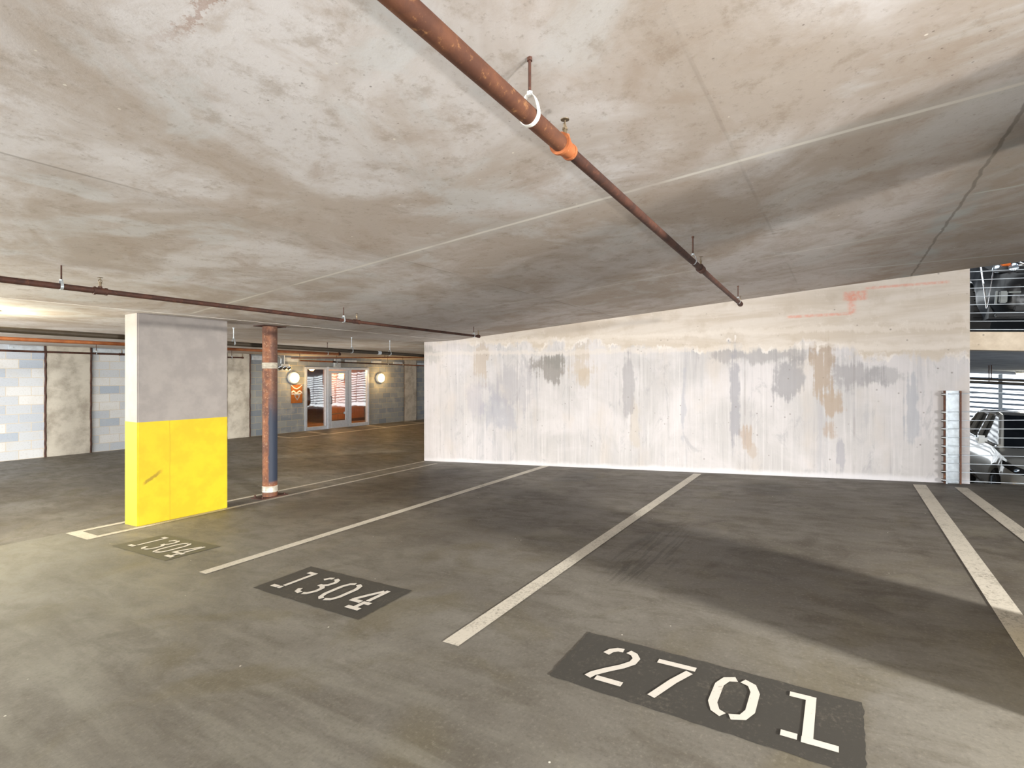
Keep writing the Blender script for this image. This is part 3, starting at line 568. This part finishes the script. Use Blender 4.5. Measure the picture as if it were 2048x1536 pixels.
for i, (a, b, lab) in enumerate((((9.30, 15.2), (9.22, 13.8), 'short pale cross line left of the entrance'), ((10.67, 15.1), (10.50, 13.8), 'short pale cross line at the left sidelight'), ((13.33, 15.2), (13.05, 13.85), 'short pale cross line at the right sidelight'), ((15.3, 15.2), (15.2, 13.95), 'short pale cross line by the right pilaster'))):
    bm = B(); quadb(bm, [(a[0]-.07, a[1]), (a[0]+.07, a[1]), (b[0]+.07, b[1]), (b[0]-.07, b[1])]); tag(obj('line_marking', bm, 'paint'), lab, 'painted line', 'entrance lines')

# stencil digits: strokes in a unit cell .56 wide, 1 high
W = .112
DIG = {
 '1': [[(.30, 1.0), (.30, .15)], [(.06, .945), (.30, .945)], [(.0, .055), (.22, .055)], [(.30, .11), (.30, .0)], [(.25, .055), (.36, .055)]],
 'I': [[(.30, 1.0), (.30, .0)], [(.06, .945), (.30, .945)], [(.03, .07), (.20, .07)], [(.24, .055), (.60, .055)]],
 '2': [[(.05, .74), (.09, .86), (.17, .93), (.26, .94)], [(.34, .94), (.44, .90), (.51, .80), (.50, .66), (.40, .50), (.24, .32), (.10, .14), (.06, .03)], [(.17, .06), (.56, .06)]],
 '3': [[(.08, .80), (.14, .91), (.24, .94)], [(.32, .94), (.44, .90), (.50, .78), (.46, .62), (.36, .54), (.26, .54)], [(.38, .53), (.50, .44), (.52, .26), (.44, .10), (.34, .06)], [(.26, .06), (.12, .09), (.05, .22)]],
 '4': [[(.42, 1.0), (.42, .42)], [(.35, .94), (.20, .66), (.07, .38)], [(.02, .33), (.33, .33)], [(.42, .38), (.42, .0)], [(.48, .33), (.60, .33)], [(.22, .055), (.60, .055)]],
 '7': [[(.02, .93), (.56, .93)], [(.50, .82), (.36, .50), (.20, .02)]],
 '0': [[(.25, .94), (.13, .88), (.07, .72), (.07, .28), (.13, .12), (.23, .06)], [(.33, .94), (.45, .88), (.51, .72), (.51, .28), (.45, .12), (.31, .06)]],
}
def strokes(bm, sts, place, w=W):
    for si, st in enumerate(sts):
        L_ = []; 
        for i, p in enumerate(st):
            a = Vector(st[max(i-1, 0)]); b = Vector(st[min(i+1, len(st)-1)]); d = (b-a).normalized(); n = Vector((-d.y, d.x))*w/2; p = Vector(p)
            if i in (0, len(st)-1): pass
            L_.append((p+n, p-n))
        up = Vector((0, 0, si*.0003)); vv = [(bm.verts.new(Vector(place(a))+up), bm.verts.new(Vector(place(b))+up)) for a, b in L_]
        for (a, b), (c_, d) in zip(vv, vv[1:]): bm.faces.new((a, b, d, c_))
def stencil(txt, x0, x1, ytop, ybot, digs, lab, patch, corners=None, dw=1.0):
    xc, yc = (x0+x1)/2, (ytop+ybot)/2
    t = thing('stall_number', lab, 'stall number', (xc, yc, fz(yc)), group='painted stall numbers')
    bm = B(); pts = corners or [(x0, ytop), (x1, ytop), (x1, ybot), (x0, ybot)]
    N_ = 24; ring = []
    for (a, b), (c_, d) in zip(pts, pts[1:]+pts[:1]):
        for k in range(N_): q = k/N_; ring.append((a+(c_-a)*q+random.uniform(-.004, .004), b+(d-b)*q+random.uniform(-.004, .004)))
    vs = [bm.verts.new((x-xc, y-yc, fz(y)-fz(yc)+.003)) for x, y in ring]; bm.faces.new(vs); obj('dark_patch', bm, patch, t)
    H_ = .318
    for ch, y0, xb in digs:
        def place(p, y0=y0, xb=xb):
            x = xb+p.y*H_; y = y0-p.x*H_*dw; return (x-xc, y-yc, fz(y)-fz(yc)+.0055)
        bm = B(); strokes(bm, DIG[ch], place); g = obj('digit', bm, 'digit', t); g['label'] = 'pale stencilled digit '+ch.replace('I', '1')
stencil('2701', 2.05, 2.50, 1.13, -.07, [('2', .985, 2.11), ('7', .735, 2.10), ('0', .465, 2.10), ('I', .20, 2.09)], 'nearest stall number 2701 stencilled on a wide dark patch', 'patch', [(2.05, 1.125), (2.515, 1.136), (2.46, -.07), (2.0, -.07)])
stencil('1304', 2.05, 2.53, 3.53, 2.42, [('1', 3.44, 2.125), ('3', 3.20, 2.125), ('0', 2.96, 2.125), ('4', 2.70, 2.12)], 'middle stall number 1304 on a dark patch', 'patch', [(2.05, 3.525), (2.53, 3.535), (2.52, 2.43), (2.04, 2.41)])
stencil('1304', 2.05, 2.50, 5.97, 4.88, [('1', 5.82, 2.125), ('3', 5.59, 2.125), ('0', 5.36, 2.125), ('4', 5.12, 2.12)], 'faded stall number 1304 on a light olive patch next to the yellow pillar', 'patchl', [(2.05, 5.97), (2.49, 5.91), (2.52, 4.87), (2.06, 4.89)])

# ------------------------------------------------------------------ cable railings
rl = thing('cable_railing', 'galvanised cable railing across the lower right opening', 'railing', (0, 0, 0))
ya, yb_ = -1.030, -1.146
bm = B(); box(bm, WX-.06, WX-.002, ya-.006, ya+.010, fz(-1)+.0, 1.145, .002); box(bm, WX-.008, WX-.002, yb_, ya, fz(-1), 1.145)
for z in (.36, .78, 1.12, .09): box(bm, WX-.045, WX-.008, yb_+.012, ya-.006, z, z+.006)
obj('anchor_channel', bm, 'galv', rl)
bm = B(); box(bm, WX-.05, WX-.003, ya+.010, ya+.026, fz(-1), 1.145); box(bm, WX-.055, WX-.003, yb_-.014, yb_, fz(-1), 1.145); o = obj('back_strip', bm, 'rust', rl); o['label'] = 'red-rusted edge strips'
zs = [1.103, .894, .794, .697, .596, .495, .394, .294, .195, .095]
for z in zs:
    bm = B(); tube(bm, (WX-.035, ya+.05, z), (WX-.035, ya+.004, z), .021, 14); f = obj('cable_fitting', bm, 'chrome', rl, True)
    bm = B(); y1 = -11.5; tube(bm, (WX-.035, ya, z), (WX-.035, y1, z-(y1-ya)*.055), .0042, 8); obj('cable', bm, 'galvd', rl, True)
for yy in (-4.4, -7.6, -10.8):
    bm = B(); box(bm, WX-.06, WX-.01, yy-.03, yy+.03, fz(yy), fz(yy)+1.15, .004); obj('post', bm, 'galv', rl)
ru = thing('cable_railing', 'cable railing of the upper deck in front of the black car', 'railing', (0, 0, 0))
for k in range(10):
    z = uz2(-1.3)+.03+.096*k; bm = B(); tube(bm, (WX+.06, -1.0, z+.0159), (WX+.06, -11.5, z-10.2*.0529), .0045, 8); obj('cable', bm, 'galvd', ru, True)
for yy in (-4.4, -7.6):
    bm = B(); box(bm, WX+.03, WX+.09, yy-.03, yy+.03, uz2(yy), uz2(yy)+1.05, .004); obj('post', bm, 'galv', ru)

# ------------------------------------------------------------------ slatted outer side
yy = 9.0; first = True
ps = []
while yy > -13:
    ps.append(yy); yy -= 1.27
for i, y in enumerate(ps):
    t = thing('slat_screen', 'bay of thin horizontal slats with a grey post on the bright open side', 'slat screen', (XF-.1, y, fz2(y)+.25 if y < YB else -.2), group='slat screens of the far open side')
    hgt = 2.1 if y < 6.4 else 1.9
    hgt = (cz2(y) if y < 6.46 else 2.028) - t.location.z - .004
    bm = B(); box(bm, 0, .06, -.055, .055, 0, hgt); obj('post', bm, 'galvd', t)
    bm = B(); z = .05; k = 0
    while z < hgt-.09:
        hexa(bm, [(.03, -1.212, z-1.212*.055), (.045, -1.212, z-1.212*.055), (.045, -.055, z-.003), (.03, -.055, z-.003), (.03, -1.212, z+.075-1.212*.055), (.045, -1.212, z+.075-1.212*.055), (.045, -.055, z+.072), (.03, -.055, z+.072)])
        z += .185; k += 1
    obj('slat', bm, 'louvre', t)
# pipes over the lower ramp
for x, y0, z0, sl, r, lab in ((14.2, -2.2, 1.215, .0, .026, 'lower of the two dark pipes over the lower ramp'), (14.0, -2.2, 1.275, -.05, .022, 'upper of the two dark pipes over the lower ramp')):
    t = thing('ceiling_pipe', lab, 'pipe', group='pipes over the lower ramp')
    bm = B(); tube(bm, (x, 6, z0+8.2*(.0529-0)), (x, -12, z0-9.8*.0529), r, 16); obj('pipe_length', bm, 'darkpipe', t, True)
    for y in (-2.55, -4.2, 0, 3):
        zz = z0+(y+2.2)*.0529; bm = B(); tube(bm, (x, y, zz), (x, y, cz2(y)), .008, 6); obj('rod', bm, 'rustd', t)

# ------------------------------------------------------------------ cars
def lerpst(S_, x):
    for a, b in zip(S_, S_[1:]):
        if a[0] <= x <= b[0]:
            q = (x-a[0])/(b[0]-a[0]+1e-9); return [a[i]+(b[i]-a[i])*q for i in range(len(a))]
    return S_[-1]
def loft(bm, rows, cap=True):
    R = [[bm.verts.new(p) for p in r] for r in rows]
    for a, b in zip(R, R[1:]):
        for i in range(len(a)-1): bm.faces.new((a[i], a[i+1], b[i+1], b[i]))
    if cap:
        for r in (R[0], R[-1]):
            try: bm.faces.new(r)
            except Exception: pass
def make_car(name, lab, cat, loc, rot, paint, suv=1.0, grp=None):
    t = thing(name, lab, cat, loc, rot, grp)
    # stations: x, zbottom, zbelt, halfwidth
    S_ = [(0, .34, .62, .58), (.06, .28, .72, .72), (.18, .24, .80, .82), (.45, .22, .89, .89), (1.0, .22, .97, .91), (1.35, .22, 1.02, .915), (2.2, .22, 1.04, .92), (3.4, .22, 1.07, .92), (4.0, .24, 1.08, .90), (4.35, .28, 1.05, .86), (4.5, .36, .95, .76)]
    bm = B(); rows = []
    wheels = (.88, 3.55)
    for i in range(91):
        x = 4.5*i/90; s = lerpst(S_, x); zb_, zt, w = s[1], s[2]*suv, s[3]
        ar = 0
        for wx in wheels:
            d = abs(x-wx)
            if d < .40: ar = max(ar, math.sqrt(.40**2-d*d))
        zl = max(zb_, .33+ar-.02) if ar > 0 else zb_
        half = [(w*.90, zl), (w*.99, max(zl+.03, .40)), (w, max(zl+.05, .58)), (w*.985, max(zl+.06, .74*min(1, zt))), (w*.94, zt*.95), (w*.84, zt-.005), (w*.45, zt+.025), (0, zt+.035)]
        half = [(p[0], min(p[1], zt+.035) if k > 3 else p[1]) for k, p in enumerate(half)]
        row = [(x, -p[0], p[1]) for p in half]+[(x, p[0], p[1]) for p in reversed(half[:-1])]
        rows.append(row)
    loft(bm, rows); body = obj('body', bm, paint, t, True)
    # underside/arches
    bm = B(); box(bm, .2, 4.3, -.80, .80, .20, .60); obj('underbody', bm, 'black', t)
    H_ = 1.55*suv
    # greenhouse
    G = [(1.15, .99*suv, .80, 0.0), (1.95, H_-.04, .64, 1), (2.2, H_, .63, 1), (3.3, H_, .63, 1), (3.85, H_-.06, .61, 1), (4.32, 1.05*suv, .76, 0)]
    gb = 1.0*suv
    pil = B()   # roof + pillars as a painted shell
    def wr(x):
        s = lerpst(G, x); return s
    rows = []
    for i in range(41):
        x = 1.95+(3.85-1.95)*i/40; s = wr(x); z = s[1]
        rows.append([(x, -.665, z-.09), (x, -.64, z-.03), (x, -.55, z), (x, 0, z+.035), (x, .55, z), (x, .64, z-.03), (x, .665, z-.09)])
    loft(pil, rows, False)
    for s in (-1, 1):
        tube(pil, (1.12, s*.80, gb), (1.97, s*.65, H_-.07), .042, 8); tube(pil, (4.34, s*.76, gb+.03), (3.84, s*.63, H_-.1), .06, 8)
        tube(pil, (2.62, s*.84, gb), (2.70, s*.665, H_-.06), .035, 8); tube(pil, (3.55, s*.83, gb), (3.5, s*.655, H_-.06), .045, 8)
        polytube(pil, [(1.97, s*.655, H_-.06), (2.2, s*.66, H_-.03), (3.3, s*.66, H_-.03), (3.84, s*.64, H_-.09)], .035, 8)
    obj('roof', pil, paint, t, True)
    bm = B(); vs = [bm.verts.new(p) for p in ((1.10, -.78, gb-.01), (1.10, .78, gb-.01), (1.96, .625, H_-.035), (1.96, -.625, H_-.035))]; bm.faces.new(vs); obj('windshield', bm, 'carglass', t)
    bm = B(); vs = [bm.verts.new(p) for p in ((4.36, -.73, gb), (4.36, .73, gb), (3.86, .6, H_-.07), (3.86, -.6, H_-.07))]; bm.faces.new(vs); obj('rear_window', bm, 'carglass', t)
    for s in (-1, 1):
        bm = B(); vs = [bm.verts.new(p) for p in ((1.18, s*.815, gb-.01), (4.3, s*.79, gb), (3.84, s*.64, H_-.1), (1.98, s*.655, H_-.08))]; bm.faces.new(vs); obj('side_window', bm, 'carglass', t)
        bm = B(); polytube(bm, [(1.15, s*.86, gb+.005), (2.6, s*.872, gb+.02), (4.3, s*.83, gb+.04)], .012, 6); obj('window_trim', bm, 'chrome', t)
        bm = B(); box(bm, 1.34, 1.52, min(s*.93, s*1.10), max(s*.93, s*1.10), gb-.0, gb+.15, .04); tube(bm, (1.45, s*.84, gb+.0), (1.45, s*.95, gb+.04), .025, 8); mi = obj('side_mirror', bm, paint, t, True)
        bm = B(); box(bm, 1.515, 1.53, min(s*.95, s*1.08), max(s*.95, s*1.08), gb+.02, gb+.13); obj('mirror_glass', bm, 'lens', mi)
        # headlight: wraps round the corner
        bm = B(); zt = .72*suv
        P_ = [(.035, s*.42, zt-.06), (.05, s*.60, zt-.07), (.15, s*.79, zt-.04), (.42, s*.895, zt+.04)]
        Q_ = [(.055, s*.42, zt+.0), (.07, s*.60, zt+.02), (.19, s*.80, zt+.08), (.48, s*.885, zt+.13)]
        for (a, b), (c_, d) in zip(list(zip(P_, Q_)), list(zip(P_, Q_))[1:]):
            o3 = Vector((-.022, s*.012, 0)); v = [bm.verts.new(Vector(q)+o3) for q in (a, c_, d, b)]; bm.faces.new(v)
        hl = obj('headlight', bm, 'black', t)
        for k, (lx, ly) in enumerate(((.02, .50), (.06, .64), (.16, .765))):
            bm = B(); lathe(bm, (lx-.01, s*ly, zt-.005), (-1, s*.25, 0), [(.04, 0), (.046, .02), (.03, .026)], 16); obj('headlight_lens', bm, 'lens', hl, True)
        bm = B(); lathe(bm, (4.47, s*.66, .86*suv), (1, 0, 0), [(.10, -.03), (.11, .01), (.08, .02)], 16); obj('tail_light', bm, 'orange', t, True)
    bm = B()
    for k in range(5): box(bm, -.012, .03, -.40, .40, .46+.05*k, .475+.05*k)
    box(bm, .0, .03, -.42, .42, .44, .70); obj('grille', bm, 'black', t)
    bm = B(); torus(bm, (-.02, 0, .60), (1, 0, 0), .05, .008, 20, 6); obj('badge', bm, 'chrome', t)
    bm = B(); box(bm, -.015, .04, -.62, .62, .27, .33, .01); obj('lower_grille', bm, 'black', t)
    for wx in wheels:
        for s in (-1, 1):
            bm = B(); lathe(bm, (wx, s*.70, .33), (0, s, 0), [(.20, 0), (.31, .0), (.33, .03), (.335, .10), (.33, .18), (.31, .21), (.22, .205)], 32)
            for k in range(28):
                a = 2*PI*k/28; c_ = Vector((wx+math.cos(a)*.334, s*.80, .33+math.sin(a)*.334)); tube(bm, c_-Vector((0, .09, 0)), c_+Vector((0, .09, 0)), .008, 4)
            wh = obj('wheel', bm, 'rubber', t, True)
            bm = B(); lathe(bm, (wx, s*.90, .33), (0, s, 0), [(.22, 0), (.22, .012), (.20, .0), (.05, -.02), (.04, .012)], 24)
            for k in range(5):
                a = 2*PI*k/5; box_c = Vector((wx, s*.905, .33)); tube(bm, box_c, box_c+Vector((math.cos(a)*.20, 0, math.sin(a)*.20)), .028, 6)
            obj('rim', bm, 'lens', wh, True)
    return t
sl = math.atan(.0594)
yc = -3.12
make_car('parked_car', 'white car parked nose-on behind the lower cables of the right opening', 'car', (11.3, yc, fz2(yc)), (sl, 0, 0), 'carwhite', 1.04, 'cars on the neighbouring decks')
yc = -2.29
bc = make_car('parked_car', 'black car parked behind the cables of the upper right opening', 'car', (8.2, yc, uz2(yc)), (sl, 0, 0), 'carblack', 1.1, 'cars on the neighbouring decks')
bm = B(); polytube(bm, [(.02, .60, .80), (-.03, .50, .80), (-.05, .1, .80), (-.05, -.1, .80), (-.03, -.50, .80), (.02, -.60, .80)], .012, 8); obj('chrome_strip', bm, 'chrome', bc, True)
bm = B(); torus(bm, (-.05, .57, .86), (1, 0, 0), .055, .012, 24, 8); tube(bm, (-.06, .57, .83), (-.06, .57, .89), .012, 8); obj('chrome_ring', bm, 'chrome', bc, True)
bm = B(); box(bm, -.02, .05, .68, .76, .80, .88, .01); obj('turn_signal', bm, 'orange', bc)
bm = B(); box(bm, -.05, .0, .69, .76, .36, .50, .01); box(bm, -.05, .0, .78, .795, .35, .50); box(bm, -.05, .0, .58, .685, .475, .49); obj('fog_lamp', bm, 'plate', bc, True)
bm = B(); polytube(bm, [(.10, .93, .85), (.02, .90, .6), (-.02, .86, .30)], .008, 8); polytube(bm, [(.0, .82, .82), (-.02, .86, .30)], .006, 8); obj('lamp_blade', bm, 'chrome', bc, True)
bm = B(); box(bm, -.03, .03, .45, .78, .20, .24, .008); obj('bumper_lip', bm, 'black', bc)
yc = 2.6
make_car('parked_car', 'dark grey car on the lower ramp seen mirrored in the entrance glass', 'car', (15.2, yc, fz2(yc)), (sl, 0, 0), 'cargrey', 1.12, 'cars on the neighbouring decks')

# ------------------------------------------------------------------ lights
def area(name, loc, target, sx, sy, power, c, spread=180):
    l = bpy.data.lights.new(name, 'AREA'); l.shape = 'RECTANGLE'; l.size = sx; l.size_y = sy; l.energy = power; l.color = c; l.spread = math.radians(spread)
    o = bpy.data.objects.new(name, l); C.objects.link(o); o.location = loc; o.rotation_euler = (Vector(target)-Vector(loc)).to_track_quat('-Z', 'Y').to_euler(); return o
def point(name, loc, power, c, r=.1):
    l = bpy.data.lights.new(name, 'POINT'); l.energy = power; l.color = c; l.shadow_soft_size = r; o = bpy.data.objects.new(name, l); C.objects.link(o); o.location = loc; return o
area('daylight_right', (-.6, -9.5, 1.0), (2.6, 0, 2.0), 2.0, 1.0, 760, (1.0, .99, .98))
area('daylight_right_high', (-.7, -9.3, 2.5), (3.8, .9, -.2), .8, .5, 330, (1.0, .96, .88), 44)
point('low_bounce', (.7, -1.2, .6), 125, (1.0, .98, .95), .07)
area('daylight_back', (-6.0, 1.5, 1.35), (3, 2.5, 1.25), 7, 1.7, 330, (.98, .99, 1.0))
area('fill_up_near', (-2.5, .5, .25), (.6, 1.6, 2.4), 4, 5, 190, (.97, .985, 1.0))  # unseen fill added behind the camera to lift the ceiling
area('fill_up_left', (-2.5, 6.5, .0), (1.6, 7.0, 2.0), 3, 3, 110, (1.0, .95, .82))  # added low fill for the left side, no fixture there
area('fill_crossover_left', (-5.5, 11.5, .8), (8, 12, 1.1), 5, 1.8, 850, (.97, .98, 1.0))  # wide off-view light added to brighten the crossover
area('fill_crossover_floor', (-2.0, 11.0, -.3), (4, 10.5, 2.0), 3, 3, 420, (1.0, .95, .82))  # upward fill added for the dark crossover ceiling, unseen source
area('fill_crossover_up', (7.5, 9.3, -.3), (8.5, 10.5, 2.0), 3, 1.5, 60, (1.0, .93, .80))  # second added fill aimed up at the crossover ceiling, not a fixture
point('ceiling_lamp_glow', (1.47, 7.75, 1.82), 60, (1.0, .92, .68), .12)
point('ceiling_lamp_left', (.15, 7.4, 1.85), 330, (1.0, .93, .70), .12)
for x in (10.32, 14.12): point('wall_lamp_glow', (x, BW-.32, 1.29), 26, (1.0, .62, .24), .12)
point('entrance_ceiling_glow', (13.5, 12.0, 1.7), 40, (1.0, .60, .22), .12)
point('ramp_lamp_glow', (19.2, -4.15, 1.2), 20, (1.0, .93, .75), .12)
point('vestibule_glow', (12.9, 16.6, 1.6), 190, (1.0, .66, .34), .15)
w = bpy.data.worlds.new('World'); bpy.context.scene.world = w; w.use_nodes = True
bg = w.node_tree.nodes['Background']; bg.inputs[0].default_value = (.90, .96, 1.0, 1); bg.inputs[1].default_value = 3.0

# ------------------------------------------------------------------ camera
cam = bpy.data.cameras.new('camera'); co = bpy.data.objects.new('camera', cam); C.objects.link(co)
co.location = (0, 0, 1.3)
fwd = Vector((1020, 660, 0)).normalized()     # X: along stalls
co.rotation_euler = fwd.to_track_quat('-Z', 'Y').to_euler()
cam.sensor_width = 36; cam.lens = 36*1020/2048; cam.shift_y = -13/2048; cam.clip_start = .05; cam.clip_end = 200
bpy.context.scene.camera = co
vs_ = bpy.context.scene.view_settings; vs_.view_transform = 'Standard'; vs_.look = 'None'; vs_.exposure = 0; vs_.gamma = 1
